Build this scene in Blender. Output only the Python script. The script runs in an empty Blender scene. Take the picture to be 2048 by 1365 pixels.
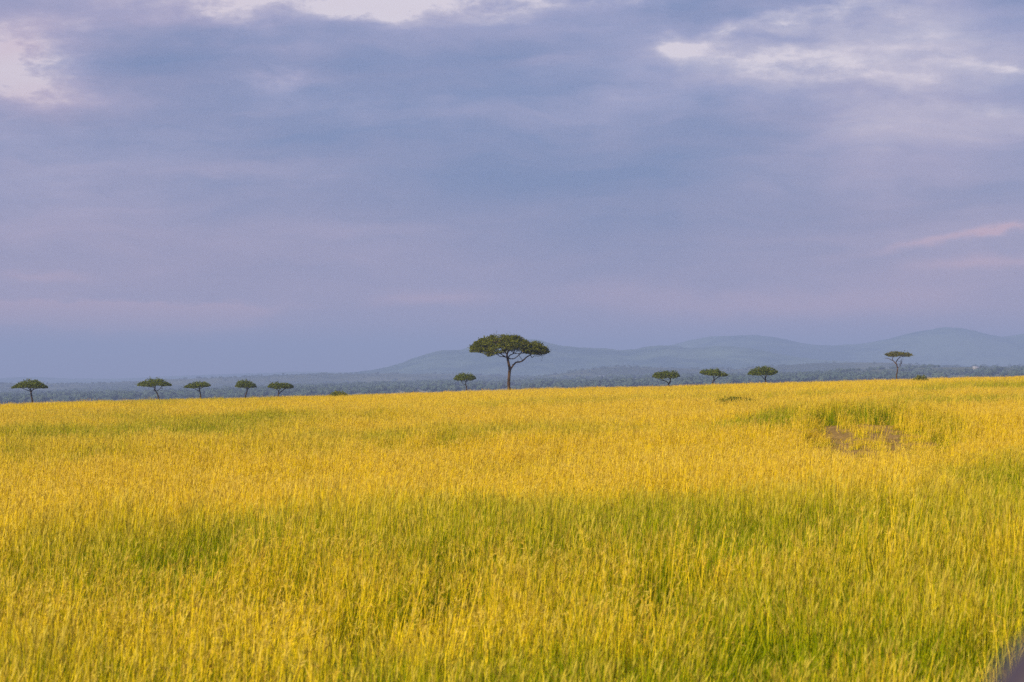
import bpy, math, random
import numpy as np
from mathutils import Vector, noise as mnoise

C = bpy.context.scene
COL = C.collection
R = math.radians
rng = np.random.default_rng(7)
random.seed(7)

# ------------------------------------------------------------------ units
FPX = 5689.0            # focal length in pixels of the 2048 px wide photograph (100 mm lens)
CX, EYE_Y = 1024.0, 742.0
CAM_H = 3.2
SUN_EL, SUN_AZ = 26.0, 222.0     # azimuth clockwise from the viewing direction (+Y)

# ------------------------------------------------------------------ helpers
def link(o, parent=None):
    COL.objects.link(o)
    if parent is not None:
        o.parent = parent
    return o

def tag(o, label=None, cat=None, group=None, kind=None):
    if label: o['label'] = label
    if cat: o['category'] = cat
    if group: o['group'] = group
    if kind: o['kind'] = kind
    return o

def empty(name, loc):
    o = bpy.data.objects.new(name, None)
    o.location = loc
    o.empty_display_size = 0.5
    return link(o)

def np_mesh(name, verts, faces, mat=None, smooth=False, tint=None, tint_name='tint'):
    """faces: (n,k) int array (all the same size) or a list of such arrays"""
    if not isinstance(faces, list):
        faces = [faces]
    faces = [np.asarray(f, dtype=np.int32) for f in faces if len(f)]
    verts = np.asarray(verts, dtype=np.float32)
    me = bpy.data.meshes.new(name)
    nl = sum(f.size for f in faces)
    npoly = sum(len(f) for f in faces)
    me.vertices.add(len(verts)); me.vertices.foreach_set('co', verts.ravel())
    me.loops.add(nl); me.loops.foreach_set('vertex_index', np.concatenate([f.ravel() for f in faces]))
    me.polygons.add(npoly)
    tot = np.concatenate([np.full(len(f), f.shape[1], np.int32) for f in faces])
    st = np.concatenate([[0], np.cumsum(tot)[:-1]]).astype(np.int32)
    me.polygons.foreach_set('loop_start', st)
    me.polygons.foreach_set('loop_total', tot)
    if smooth:
        me.polygons.foreach_set('use_smooth', np.ones(npoly, dtype=bool))
    if tint is not None:
        a = me.attributes.new(tint_name, 'FLOAT_COLOR', 'POINT')
        t = np.ones((len(verts), 4), np.float32); t[:, :3] = tint
        a.data.foreach_set('color', t.ravel())
    me.update(calc_edges=True)
    me.validate()
    if mat: me.materials.append(mat)
    return me

def mesh_obj(name, verts, faces, mat, parent=None, smooth=False, tint=None):
    return link(bpy.data.objects.new(name, np_mesh(name, verts, faces, mat, smooth, tint)), parent)

def vnoise(x, y, seed=0):
    """smooth value noise on arrays, about 0..1"""
    x = np.asarray(x, float); y = np.asarray(y, float)
    xi = np.floor(x).astype(np.int64); yi = np.floor(y).astype(np.int64)
    fx = x - xi; fy = y - yi
    fx = fx*fx*(3-2*fx); fy = fy*fy*(3-2*fy)
    def h(a, b):
        n = (a*374761393 + b*668265263 + seed*1442695041) & 0xffffffff
        n = ((n ^ (n >> 13)) * 1274126177) & 0xffffffff
        n = n ^ (n >> 16)
        return (n & 0xffff) / 65535.0
    return (h(xi, yi)*(1-fx) + h(xi+1, yi)*fx)*(1-fy) + (h(xi, yi+1)*(1-fx) + h(xi+1, yi+1)*fx)*fy

def fbm(x, y, seed=0, oct=4):
    s = 0; a = .5; n = 0
    for i in range(oct):
        s = s + a*vnoise(x*2**i + 17*i, y*2**i - 9*i, seed+i); n += a; a *= .5
    return s/n

# ------------------------------------------------------------------ terrain
SLOPE = 0.0273
def drop(d):
    k = 1.08e-5
    q = np.maximum(0, d-150)
    near = k*q**2
    far = k*850**2 + 16.0*(1-np.exp(-(d-1000)*2*k*850/16.0))
    return np.where(d < 1000, near, far)

BANK = (12.9, 104.5)      # the earth track climbing the far bank
def ground(x, y):
    x = np.asarray(x, float); y = np.asarray(y, float)
    d = np.hypot(x, y)
    z = SLOPE*2500*np.tanh(x/2500.0) - drop(d)
    amp = np.clip((d-10)/40, 0, 1)*np.clip((2000-d)/1500, 0, 1)*np.clip((760-d)/400, .3, 1)
    z = z + amp*((fbm(x/26, y/40, 3, 3)-.5)*.80 + (fbm(x/9, y/9, 8, 2)-.5)*.16)
    # bank at the earth track
    dx = x-BANK[0]; dy = y-BANK[1]
    z = z + .78*np.exp(-(dx/6.5)**2)*np.exp(-((dy-10)/9.0)**2) - .42*np.exp(-(dx/5)**2)*np.exp(-((dy+14)/8.)**2)
    z = z - .35*np.exp(-((x-17.5)/3.)**2)*np.exp(-((y-97)/9.)**2)
    far = np.clip((d-3500)/2000, 0, 1)
    z = z + far*(fbm(x/900, y/900, 21, 4)-.5)*9
    return z

def at_px(px, d):
    """world x of a photograph column at distance d (along +Y)"""
    return (px-CX)/FPX*d

# ------------------------------------------------------------------ node helpers
def newmat(name):
    m = bpy.data.materials.new(name); m.use_nodes = True
    nt = m.node_tree; nt.nodes.clear()
    out = nt.nodes.new('ShaderNodeOutputMaterial')
    return m, nt, out

class S:
    """a float socket with arithmetic"""
    nt = None
    def __init__(self, sock): self.s = sock
    @staticmethod
    def op(kind, *a, clamp=False):
        n = S.nt.nodes.new('ShaderNodeMath'); n.operation = kind; n.use_clamp = clamp
        for i, v in enumerate(a):
            if isinstance(v, S): S.nt.links.new(v.s, n.inputs[i])
            else: n.inputs[i].default_value = v
        return S(n.outputs[0])
    def __add__(self, o): return S.op('ADD', self, o)
    __radd__ = __add__
    def __sub__(self, o): return S.op('SUBTRACT', self, o)
    def __rsub__(self, o): return S.op('SUBTRACT', o, self)
    def __mul__(self, o): return S.op('MULTIPLY', self, o)
    __rmul__ = __mul__
    def __truediv__(self, o): return S.op('DIVIDE', self, o)
    def clamp(self): return S.op('ADD', self, 0.0, clamp=True)
    def smooth(self, a, b):
        n = S.nt.nodes.new('ShaderNodeMapRange'); n.interpolation_type = 'SMOOTHSTEP'
        S.nt.links.new(self.s, n.inputs[0]); n.inputs[1].default_value = a; n.inputs[2].default_value = b
        return S(n.outputs[0])

def vec(x, y, z=0.0):
    n = S.nt.nodes.new('ShaderNodeCombineXYZ')
    for i, v in enumerate((x, y, z)):
        if isinstance(v, S): S.nt.links.new(v.s, n.inputs[i])
        else: n.inputs[i].default_value = v
    return n.outputs[0]

def nz(v, scale=1.0, detail=4, rough=.5, dist=0.0):
    n = S.nt.nodes.new('ShaderNodeTexNoise')
    n.inputs['Scale'].default_value = scale; n.inputs['Detail'].default_value = detail
    n.inputs['Roughness'].default_value = rough; n.inputs['Distortion'].default_value = dist
    if v is not None: S.nt.links.new(v, n.inputs['Vector'])
    return S(n.outputs[0])

def mixc(f, a, b):
    n = S.nt.nodes.new('ShaderNodeMix'); n.data_type = 'RGBA'
    for i, v in ((0, f), (6, a), (7, b)):
        if isinstance(v, S): S.nt.links.new(v.s, n.inputs[i])
        elif isinstance(v, bpy.types.NodeSocket): S.nt.links.new(v, n.inputs[i])
        elif i == 0: n.inputs[0].default_value = v
        else: n.inputs[i].default_value = (*v, 1)
    return n.outputs[2]

def lin(r, g, b):
    def f(c):
        c /= 255.0
        return c/12.92 if c <= .04045 else ((c+.055)/1.055)**2.4
    return (f(r), f(g), f(b))

def world_pos():
    g = S.nt.nodes.new('ShaderNodeNewGeometry')
    return g.outputs['Position']

def principled(nt, out, col, rough=.8, spec=.2):
    p = nt.nodes.new('ShaderNodeBsdfPrincipled')
    if isinstance(col, bpy.types.NodeSocket): nt.links.new(col, p.inputs['Base Color'])
    else: p.inputs['Base Color'].default_value = (*col, 1)
    p.inputs['Roughness'].default_value = rough
    p.inputs['Specular IOR Level'].default_value = spec
    nt.links.new(p.outputs[0], out.inputs[0])
    return p

def leafy(nt, out, col, trans=.3):
    d = nt.nodes.new('ShaderNodeBsdfDiffuse'); t = nt.nodes.new('ShaderNodeBsdfTranslucent')
    m = nt.nodes.new('ShaderNodeMixShader'); m.inputs[0].default_value = trans
    nt.links.new(col, d.inputs[0]); nt.links.new(col, t.inputs[0])
    nt.links.new(d.outputs[0], m.inputs[1]); nt.links.new(t.outputs[0], m.inputs[2])
    nt.links.new(m.outputs[0], out.inputs[0])

def split(sock):
    n = S.nt.nodes.new('ShaderNodeSeparateColor'); S.nt.links.new(sock, n.inputs[0])
    return [S(o) for o in n.outputs[:3]]

def attr(name, kind='GEOMETRY', out='Color'):
    n = S.nt.nodes.new('ShaderNodeAttribute'); n.attribute_type = kind; n.attribute_name = name
    return n.outputs[out]

def obj_random():
    n = S.nt.nodes.new('ShaderNodeObjectInfo'); return S(n.outputs['Random'])

# ------------------------------------------------------------------ materials
def mat_grass():
    m, nt, out = newmat('grass_blades'); S.nt = nt
    t, r, k = split(attr('tint'))
    g = S(attr('green', 'INSTANCER', 'Fac')); dry = S(attr('dry', 'INSTANCER', 'Fac'))
    leaf = mixc(r, (.066, .118, .002), (.38, .39, .005))
    straw = mixc(r, (.50, .335, .005), (.85, .62, .022))
    straw = mixc(dry*.75, straw, mixc(r, (.57, .36, .016), (.80, .56, .080)))
    f = (t*1.15 + (r-.5)*.8 - g*1.35 - .04 + S.op('MINIMUM', k, .2)*1.6).clamp()
    c = mixc(f, leaf, straw)
    c = mixc(obj_random()*.34, c, mixc(f, (.10, .16, .002), (.36, .26, .006)))
    head = mixc(r, (.44, .275, .030), (.66, .50, .095))
    c = mixc(k.smooth(.4, .95), c, mixc(g*.45, head, leaf))
    leafy(nt, out, c, .24)
    return m

def mat_ground():
    m, nt, out = newmat('savannah_ground'); S.nt = nt
    p = world_pos()
    n1 = nz(p, .02, 6, .6); n2 = nz(p, .9, 5, .6)
    near = mixc(n2, (.14, .10, .018), (.26, .19, .03))
    sep = nt.nodes.new('ShaderNodeSeparateXYZ'); nt.links.new(p, sep.inputs[0])
    Y = S(sep.outputs[1])
    n3 = nz(p, .0016, 8, .62)
    far = mixc(n3.smooth(.42, .6), (.045, .058, .03), (.17, .16, .08))
    c = mixc(Y.smooth(900, 2600), near, far)
    principled(nt, out, c, .95, .1)
    return m

def mat_hill(dark, light, scale):
    m, nt, out = newmat('hill_forest'); S.nt = nt
    p = world_pos()
    n = nz(p, scale, 9, .65)
    n2 = nz(p, scale*9, 6, .7)
    c = mixc((n*.7+n2*.3).smooth(.42, .6), dark, light)
    principled(nt, out, c, 1, .05)
    return m

def mat_track():
    m, nt, out = newmat('track_soil'); S.nt = nt
    p = world_pos()
    n = nz(p, 1.3, 8, .65); n2 = nz(p, 14, 4, .6)
    c = mixc((n*.6+n2*.4).smooth(.35, .65), (.15, .095, .028), (.32, .205, .070))
    pb = principled(nt, out, c, 1, .05)
    b = nt.nodes.new('ShaderNodeBump'); b.inputs['Strength'].default_value = .6; b.inputs['Distance'].default_value = .08
    nt.links.new(n2.s, b.inputs['Height']); nt.links.new(b.outputs[0], pb.inputs['Normal'])
    return m

def mat_bark(a, b, name='acacia_bark'):
    m, nt, out = newmat(name); S.nt = nt
    tc = nt.nodes.new('ShaderNodeTexCoord')
    mp = nt.nodes.new('ShaderNodeMapping'); mp.inputs['Scale'].default_value = (3, 3, .8)
    nt.links.new(tc.outputs['Object'], mp.inputs[0])
    n = nz(mp.outputs[0], 2.2, 8, .65)
    c = mixc(n.smooth(.35, .65), a, b)
    pb = principled(nt, out, c, .95, .1)
    bm = nt.nodes.new('ShaderNodeBump'); bm.inputs['Strength'].default_value = .7; bm.inputs['Distance'].default_value = .08
    nt.links.new(n.s, bm.inputs['Height']); nt.links.new(bm.outputs[0], pb.inputs['Normal'])
    return m

def mat_leaves(name, dark, light, tan):
    m, nt, out = newmat(name); S.nt = nt
    t, r, k = split(attr('tint'))
    c = mixc(r, dark, light)
    c = mixc(k, c, tan)
    leafy(nt, out, c, .25)
    return m

def mat_wood_mass():
    m, nt, out = newmat('woodland_leaves'); S.nt = nt
    c = mixc(obj_random(), (.048, .074, .055), (.066, .092, .063))
    principled(nt, out, c, 1, .05)
    return m

def mat_plain(name, a, b, scale=1.5, rough=.8):
    m, nt, out = newmat(name); S.nt = nt
    tc = nt.nodes.new('ShaderNodeTexCoord')
    n = nz(tc.outputs['Object'], scale, 6, .6)
    principled(nt, out, mixc(n.smooth(.3, .7), a, b), rough, .3)
    return m

M = dict(grass=mat_grass(), ground=mat_ground(), track=mat_track(),
         bark=mat_bark((.026, .017, .010), (.090, .057, .032)),
         bark_small=mat_bark((.022, .016, .011), (.060, .042, .028), 'thin_bark'),
         leaves=mat_leaves('acacia_leaves', (.038, .055, .004), (.175, .178, .009), (.19, .14, .03)),
         leaves_small=mat_leaves('small_acacia_leaves', (.055, .080, .010), (.16, .185, .016), (.18, .13, .035)),
         leaves_dry=mat_leaves('thinning_leaves', (.07, .075, .02), (.17, .16, .035), (.2, .14, .06)),
         shrub=mat_leaves('shrub_leaves', (.075, .095, .008), (.2, .215, .015), (.25, .19, .04)),
         shrub_brown=mat_leaves('dry_shrub_leaves', (.12, .07, .025), (.2, .13, .04), (.25, .16, .05)),
         wood=mat_wood_mass())

# ------------------------------------------------------------------ ground sheet
def build_ground():
    fine = np.linspace(-14, 14, 151)
    side = np.linspace(14, 346, 84)[1:-1]
    az = np.radians(np.concatenate([fine, side]))
    rr = np.concatenate([[.0], np.geomspace(3, 90, 50), np.geomspace(90, 170, 70)[1:], np.geomspace(170, 24500, 150)[1:]])
    na, nr = len(az), len(rr)
    A, RR = np.meshgrid(az, rr)
    X = RR*np.sin(A); Y = RR*np.cos(A)
    Z = ground(X, Y)
    V = np.stack([X, Y, Z], -1).reshape(-1, 3)
    i = np.arange(nr-1)[:, None]; j = np.arange(na)[None, :]; j2 = (j+1) % na
    F = np.stack([i*na+j, i*na+j2, (i+1)*na+j2, (i+1)*na+j], -1).reshape(-1, 4)
    F = F[F[:, 0] >= na] if True else F
    # centre fan
    V = np.vstack([V, [[0, 0, float(ground(0, 0))]]])
    jj = np.arange(na)
    T = np.stack([np.full(na, len(V)-1), na+(jj+1) % na, na+jj], -1)
    o = mesh_obj('ground', V, [F[:, ::-1], T], M['ground'], smooth=True)
    tag(o, 'gently sloping savannah ground under the tall golden grass', 'ground', kind='structure')
build_ground()

# ------------------------------------------------------------------ hills
HILL_FN = []
def hill(label, D, prof, depth, mat, rough=6.0, seed=1, base=-45, trees=False):
    prof = np.array(prof, float)
    us = np.linspace(-260, 2310, 640)
    py = np.interp(us, prof[:, 0], prof[:, 1])
    k = np.ones(9)/9; py = np.convolve(np.pad(py, 4, 'edge'), k, 'valid')
    top = CAM_H + (EYE_Y-py)/FPX*D
    vs = np.linspace(-1, 1, 61)
    U, W = np.meshgrid(us, vs)
    Y = D + W*depth
    X = (U-CX)/FPX*D*(1+.0*W)
    wig = (fbm(X/(depth*.7), X*0+seed, seed, 3)-.5)*.5
    bell = np.exp(-((W-wig*np.clip(1-abs(W), 0, 1))*2.1)**2) - np.exp(-4.41)
    bell = np.clip(bell/(1-np.exp(-4.41)), 0, 1)
    T = np.tile(top, (len(vs), 1))
    gul = (fbm(X/(depth*.22), Y/(depth*.5), seed+5, 5)-.5)
    Z = base + (T-base)*bell
    Z = Z + gul*(T-base)*.22*bell*(1-bell)*4*.6
    Z = Z + (fbm(X/55, Y/55, seed+9, 3)-.5)*rough*np.clip(bell*2, 0, 1)
    V = np.stack([X, Y, Z], -1).reshape(-1, 3)
    n = len(us)
    i = np.arange(len(vs)-1)[:, None]; j = np.arange(n-1)[None, :]
    F = np.stack([i*n+j, i*n+j+1, (i+1)*n+j+1, (i+1)*n+j], -1).reshape(-1, 4)
    o = mesh_obj('hills', V, F, mat, smooth=True)
    tag(o, label, 'hills', kind='structure')
    if trees:
        HILL_FN.append((X, Y, Z, bell, D))

dk, lt = (.04, .055, .028), (.10, .11, .055)
H1 = mat_hill(dk, lt, .0035); H2 = mat_hill((.022, .055, .040), (.115, .165, .10), .0011)
hill('low wooded rise nearest behind the right end of the grass ridge', 4600,
     [(-300, 840), (900, 810), (1080, 790), (1200, 779), (1330, 771), (1440, 765), (1530, 757), (1640, 748), (1750, 740), (1860, 736), (1950, 735), (2048, 737), (2350, 733)],
     800, H1, 3, 2, -60, True)
hill('low wooded hill between the nearest rise and the blue mountains', 7200,
     [(-300, 800), (900, 775), (1020, 762), (1088, 753), (1150, 743), (1200, 737), (1230, 734), (1290, 736), (1400, 738), (1480, 739), (1560, 733), (1640, 727), (1770, 725), (1830, 729), (1900, 736), (2048, 739), (2350, 735)],
     1100, H1, 4, 4, -60, True)
hill('long level wooded ridge at the left horizon', 8200,
     [(-300, 769), (0, 767), (100, 768), (200, 768), (340, 759), (500, 754), (600, 750), (720, 747), (860, 748), (1000, 752), (1200, 765), (2350, 775)],
     1200, H1, 4, 6, -60, True)
hill('broad blue mountain behind the tallest acacia', 10800,
     [(-300, 775), (300, 765), (560, 751), (640, 748), (700, 747), (740, 742), (790, 731), (820, 719), (850, 709), (870, 702), (900, 700), (920, 701), (945, 692), (1000, 680), (1060, 677), (1090, 682), (1110, 690), (1130, 693), (1180, 696), (1215, 697), (1240, 702), (1260, 702), (1275, 698), (1300, 692), (1340, 691), (1370, 697), (1400, 697), (1440, 692), (1500, 697), (1540, 706), (1580, 715), (1640, 722), (1800, 730), (2048, 735), (2350, 735)],
     1900, H2, 9, 11, -60)
hill('farthest blue mountains rising at the right horizon', 14300,
     [(-300, 770), (900, 760), (1200, 715), (1340, 691), (1380, 680), (1420, 674), (1480, 672), (1520, 673), (1560, 681), (1600, 690), (1640, 693), (1700, 690), (1740, 684), (1780, 675), (1820, 665), (1870, 656), (1900, 656), (1930, 660), (1960, 667), (1990, 673), (2010, 675), (2030, 670), (2060, 667), (2120, 672), (2350, 690)],
     2300, H2, 10, 15, -60)
hill('faint far ridge along the left horizon', 17000,
     [(-300, 758), (0, 759), (60, 754), (120, 758), (250, 758), (330, 754), (450, 749), (600, 744), (760, 746), (1000, 756), (2350, 765)],
     2200, H2, 9, 19, -60)

# ------------------------------------------------------------------ instancing of uncountable stuff
def scatter(name, protos, pts, attrs, mat_name=None):
    """one object that scatters prototypes on the vertices of its mesh with geometry nodes"""
    col = bpy.data.collections.new(name + '_kit')
    for p in protos: col.objects.link(p)
    me = bpy.data.meshes.new(name); me.vertices.add(len(pts))
    me.vertices.foreach_set('co', np.asarray(pts, np.float32).ravel())
    for k, v in attrs.items():
        v = np.asarray(v)
        if v.ndim == 2:
            a = me.attributes.new(k, 'FLOAT_VECTOR', 'POINT'); a.data.foreach_set('vector', v.astype(np.float32).ravel())
        elif v.dtype.kind == 'i':
            a = me.attributes.new(k, 'INT', 'POINT'); a.data.foreach_set('value', v.astype(np.int32))
        else:
            a = me.attributes.new(k, 'FLOAT', 'POINT'); a.data.foreach_set('value', v.astype(np.float32))
    o = link(bpy.data.objects.new(name, me))
    ng = bpy.data.node_groups.new(name + '_scatter', 'GeometryNodeTree')
    ng.interface.new_socket('Geometry', in_out='INPUT', socket_type='NodeSocketGeometry')
    ng.interface.new_socket('Geometry', in_out='OUTPUT', socket_type='NodeSocketGeometry')
    N = ng.nodes; L = ng.links
    gi = N.new('NodeGroupInput'); go = N.new('NodeGroupOutput')
    ci = N.new('GeometryNodeCollectionInfo'); ci.inputs['Collection'].default_value = col
    ci.inputs['Separate Children'].default_value = True; ci.inputs['Reset Children'].default_value = True
    ip = N.new('GeometryNodeInstanceOnPoints'); ip.inputs['Pick Instance'].default_value = True
    def na(nm, ty):
        n = N.new('GeometryNodeInputNamedAttribute'); n.data_type = ty; n.inputs[0].default_value = nm
        return n.outputs[0]
    L.new(gi.outputs[0], ip.inputs['Points']); L.new(ci.outputs[0], ip.inputs['Instance'])
    L.new(na('pick', 'INT'), ip.inputs['Instance Index'])
    er = N.new('FunctionNodeEulerToRotation'); L.new(na('turn', 'FLOAT_VECTOR'), er.inputs[0])
    L.new(er.outputs[0], ip.inputs['Rotation']); L.new(na('size', 'FLOAT_VECTOR'), ip.inputs['Scale'])
    L.new(ip.outputs[0], go.inputs[0])
    md = o.modifiers.new('scatter', 'NODES'); md.node_group = ng
    return o

def proto(name, verts, faces, mat, tint=None):
    return bpy.data.objects.new(name, np_mesh(name, verts, faces, mat, False, tint))

# ------------------------------------------------------------------ grass
LEAN = np.array([.055, .0])
def tuft(rg, n, rad, width, leaf_share=.62, head_share=.6, hs=1.0, hw=1.0):
    V, F4, F3, T = [], [], [], []
    def strip(pts, ws, side, tt, r, k):
        b = len(V)
        for p, w in zip(pts, ws):
            V.append(p - side*w/2); V.append(p + side*w/2)
        for q in range(len(pts)-1):
            F4.append((b+2*q, b+2*q+1, b+2*q+3, b+2*q+2))
        for t_ in tt:
            T.append((t_, r, k)); T.append((t_, r, k))
    for i in range(n):
        a = rg.uniform(0, 2*np.pi); q = rad*np.sqrt(rg.uniform())
        base = np.array([q*np.cos(a), q*np.sin(a), -.02])
        is_leaf = rg.uniform() < leaf_share
        ph = rg.uniform(0, 2*np.pi)
        r = float(rg.uniform())
        psi = rg.uniform(0, np.pi); side = np.array([np.cos(psi), np.sin(psi), 0])
        if is_leaf:
            h = hs*rg.uniform(.24, .56); lean = abs(rg.normal(0, .09)); curve = abs(rg.normal(.0, .14)); w0 = width*1.3
            ts = np.array([0, .35, .7, 1.0])
        else:
            h = hs*rg.uniform(.58, .98) * (1.08 if rg.uniform() < .12 else 1); lean = abs(rg.normal(0, .075)); curve = abs(rg.normal(0, .08)); w0 = width
            if rg.uniform() < .05: lean += .35
            ts = np.array([0, .4, .75, 1.0])
        dirv = np.array([np.cos(ph), np.sin(ph), 0])
        lv = np.array([LEAN[0], LEAN[1], 0])
        pts = [base + np.array([0, 0, h*t*(1-.12*curve*t)]) + dirv*h*(lean*t+curve*t*t) + lv*h*(t+.5*t*t) for t in ts]
        ws = w0*np.array([1, .9, .65, .12 if is_leaf else .45])
        strip(pts, ws, side, ts*h/(.85*hs), r, 0.0 if is_leaf else .2)
        if not is_leaf and rg.uniform() < head_share:
            tip = pts[-1]; dd = pts[-1]-pts[-2]; dd /= np.linalg.norm(dd)
            hl = hs**.5*rg.uniform(.08, .17)
            for m_ in range(rg.integers(3, 6)):
                o_ = rg.normal(0, .20, 3); o_[2] = o_[2]*.4
                e = tip - dd*rg.uniform(0, .08) ; e2 = e + (dd+o_)*hl
                s2 = np.cross(dd, rg.normal(0, 1, 3)); s2 /= np.linalg.norm(s2)+1e-6
                b = len(V); w = width*.42*hw
                V.extend([e, (e+e2)/2+s2*w, e2, (e+e2)/2-s2*w])
                F4.append((b, b+1, b+2, b+3)); T.extend([(1, r, .9)]*4)
    return np.array(V), np.array(F4), np.array(T)

def make_kit(tagname, cnt, n, rad, width, **kw):
    out = []
    for i in range(cnt):
        rg = np.random.default_rng(100+i+len(tagname)*13)
        v, f, t = tuft(rg, n, rad, width, **kw)
        out.append(proto('%s_%02d' % (tagname, i), v, f, M['grass'], t))
    return out

def tall_kit(name, n, width, seed):
    out = []
    for i in range(6):
        rg = np.random.default_rng(seed+i)
        V, F, T = [], [], []
        for b_ in range(n):
            a = rg.uniform(0, 2*np.pi); q = .30*np.sqrt(rg.uniform())
            p0 = np.array([q*np.cos(a), q*np.sin(a), -.02]); h = rg.uniform(.85, 1.30)
            lx = rg.normal(.07, .075); ly = rg.normal(0, .07); cv = abs(rg.normal(.02, .05))*np.sign(lx)
            kink = rg.uniform() < .04
            psi = rg.uniform(0, np.pi); side = np.array([np.cos(psi), np.sin(psi), 0]); r = rg.uniform(.35, 1)
            pts = []
            for t in np.linspace(0, 1, 7):
                x = h*(lx*t + cv*t*t*1.6); z = h*t*(1-.12*abs(cv)*t*4)
                if kink and t > .6: x += h*(t-.6)*.9*np.sign(lx); z -= h*(t-.6)*.9
                pts.append(p0+np.array([x, h*ly*t, z]))
            b = len(V)
            for t, p in zip(np.linspace(0, 1, 7), pts):
                w = width*(1-.5*t); V += [p-side*w/2, p+side*w/2]; T += [(t*1.2, r, .2)]*2
            F += [(b+2*k, b+2*k+1, b+2*k+3, b+2*k+2) for k in range(6)]
            # loose drooping seed head
            d = pts[-1]-pts[-2]; d /= np.linalg.norm(d)
            hr = rg.uniform()
            for m_ in range(rg.integers(5, 9)):
                s0 = pts[-1]-d*rg.uniform(0, .16)
                o_ = d*.6+rg.normal(0, .30, 3)+np.array([.15*np.sign(lx), 0, -.1]); o_ /= np.linalg.norm(o_)
                e2 = s0+o_*rg.uniform(.04, .10); s2 = np.cross(o_, rg.normal(0, 1, 3)); s2 /= np.linalg.norm(s2)+1e-6
                b = len(V); w = width*.50
                V += [s0, (s0+e2)/2+s2*w, e2, (s0+e2)/2-s2*w]; F.append((b, b+1, b+2, b+3)); T += [(1, hr, .95)]*4
        out.append(proto('%s_%02d' % (name, i), np.array(V), np.array(F), M['grass'], np.array(T)))
    return out

kits = (make_kit('a_tuft', 7, 54, .19, .0078, head_share=.30, leaf_share=.52) + make_kit('b_tuft_mid', 7, 90, .34, .0105, head_share=.32, leaf_share=.56) +
        make_kit('c_tuft_wide', 7, 130, .80, .0165, head_share=.22) +
        tall_kit('d_tall', 7, .0082, 900) + tall_kit('e_tall_mid', 9, .0095, 950))

def px_of(x, y, z):
    return CX+FPX*x/y, EYE_Y-FPX*(z-CAM_H)/y

# patches seen in the photograph: (column, row, half width px, half height px, strength, height change)
PATCH = [(950, 938, 260, 16, .55, -.15), (700, 900, 200, 9, .35, -.1), (300, 860, 220, 8, .35, -.08), (1500, 925, 160, 14, .45, -.12), (1250, 870, 200, 9, .3, -.08), (850, 840, 180, 6, .25, 0), (1920, 930, 130, 20, .6, -.15), (1850, 1010, 200, 18, .4, -.1), (420, 985, 220, 15, .3, -.1), (1150, 1040, 240, 18, .3, -.1), (150, 1060, 180, 18, .3, -.08), (1750, 1090, 220, 18, .25, -.05), (390, 1122, 75, 26, 1.15, -.45), (520, 1060, 70, 25, .65, -.25), (1300, 1208, 130, 40, 1.0, -.42), (1560, 1308, 160, 46, 1.2, -.5),
         (2010, 1210, 90, 60, .9, -.35), (1940, 1330, 130, 50, .8, -.35), (1080, 925, 240, 18, .7, -.25), (1310, 990, 60, 14, .9, -.4),
         (1950, 955, 140, 32, .9, -.4), (2030, 905, 60, 25, .5, -.2),
         (1900, 880, 60, 22, .5, -.1), (100, 1340, 160, 45, .4, -.12), (620, 935, 120, 12, .35, -.1), (700, 1345, 260, 35, .35, -.1),
         (1060, 1110, 120, 30, .25, -.1), (190, 915, 35, 8, .6, -.25), (1960, 1000, 100, 20, .4, -.1), (1180, 1340, 200, 40, .5, -.15),
         (1760, 1310, 90, 30, .5, -.15), (860, 1180, 120, 30, .2, -.08), (1440, 1110, 110, 25, .2, -.1), (230, 1190, 120, 25, .3, -.1)]

def sight(px, py, h):
    """distance at which the line of sight through a photograph pixel meets grass of height h"""
    ds = np.arange(16., 520., .25); xs = at_px(px, ds)
    hitm = ground(xs, ds)+h >= CAM_H+float(ground(0, 0))+(EYE_Y-py)/FPX*ds
    return float(ds[np.argmax(hitm)]) if hitm.any() else 480.

def patches():
    out = []
    for (px, py, hx, hy, g, dh) in PATCH:
        d = sight(px, py, .6); d1 = sight(px, py-hy, .6); d2 = sight(px, py+hy, .6)
        ry = max((d1-d2)/2, .6)
        if dh < -.12:                       # a hollow is seen only if the grass before it is low too
            r2 = max(ry, .085*d); d = d-.55*(r2-ry); ry = r2
        out.append((at_px(px, d), d, hx/FPX*d, ry, g, dh))
    return out
PT = patches()

def track_mask(x, y):
    """1 on the bare track, with two ruts"""
    cx = BANK[0] + .06*(y-BANK[1])
    e = np.clip(1.45 - np.abs((x-cx)/2.25)**2.5 - np.abs((y-(BANK[1]-4))/11.5)**3 + (fbm(x/1.2, y/3, 51, 3)-.5)*1.3, 0, 1)
    rut = np.exp(-((x-cx-1.15)/.42)**2) + np.exp(-((x-cx+1.0)/.48)**2)
    return e, np.clip(rut, 0, 1)

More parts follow.
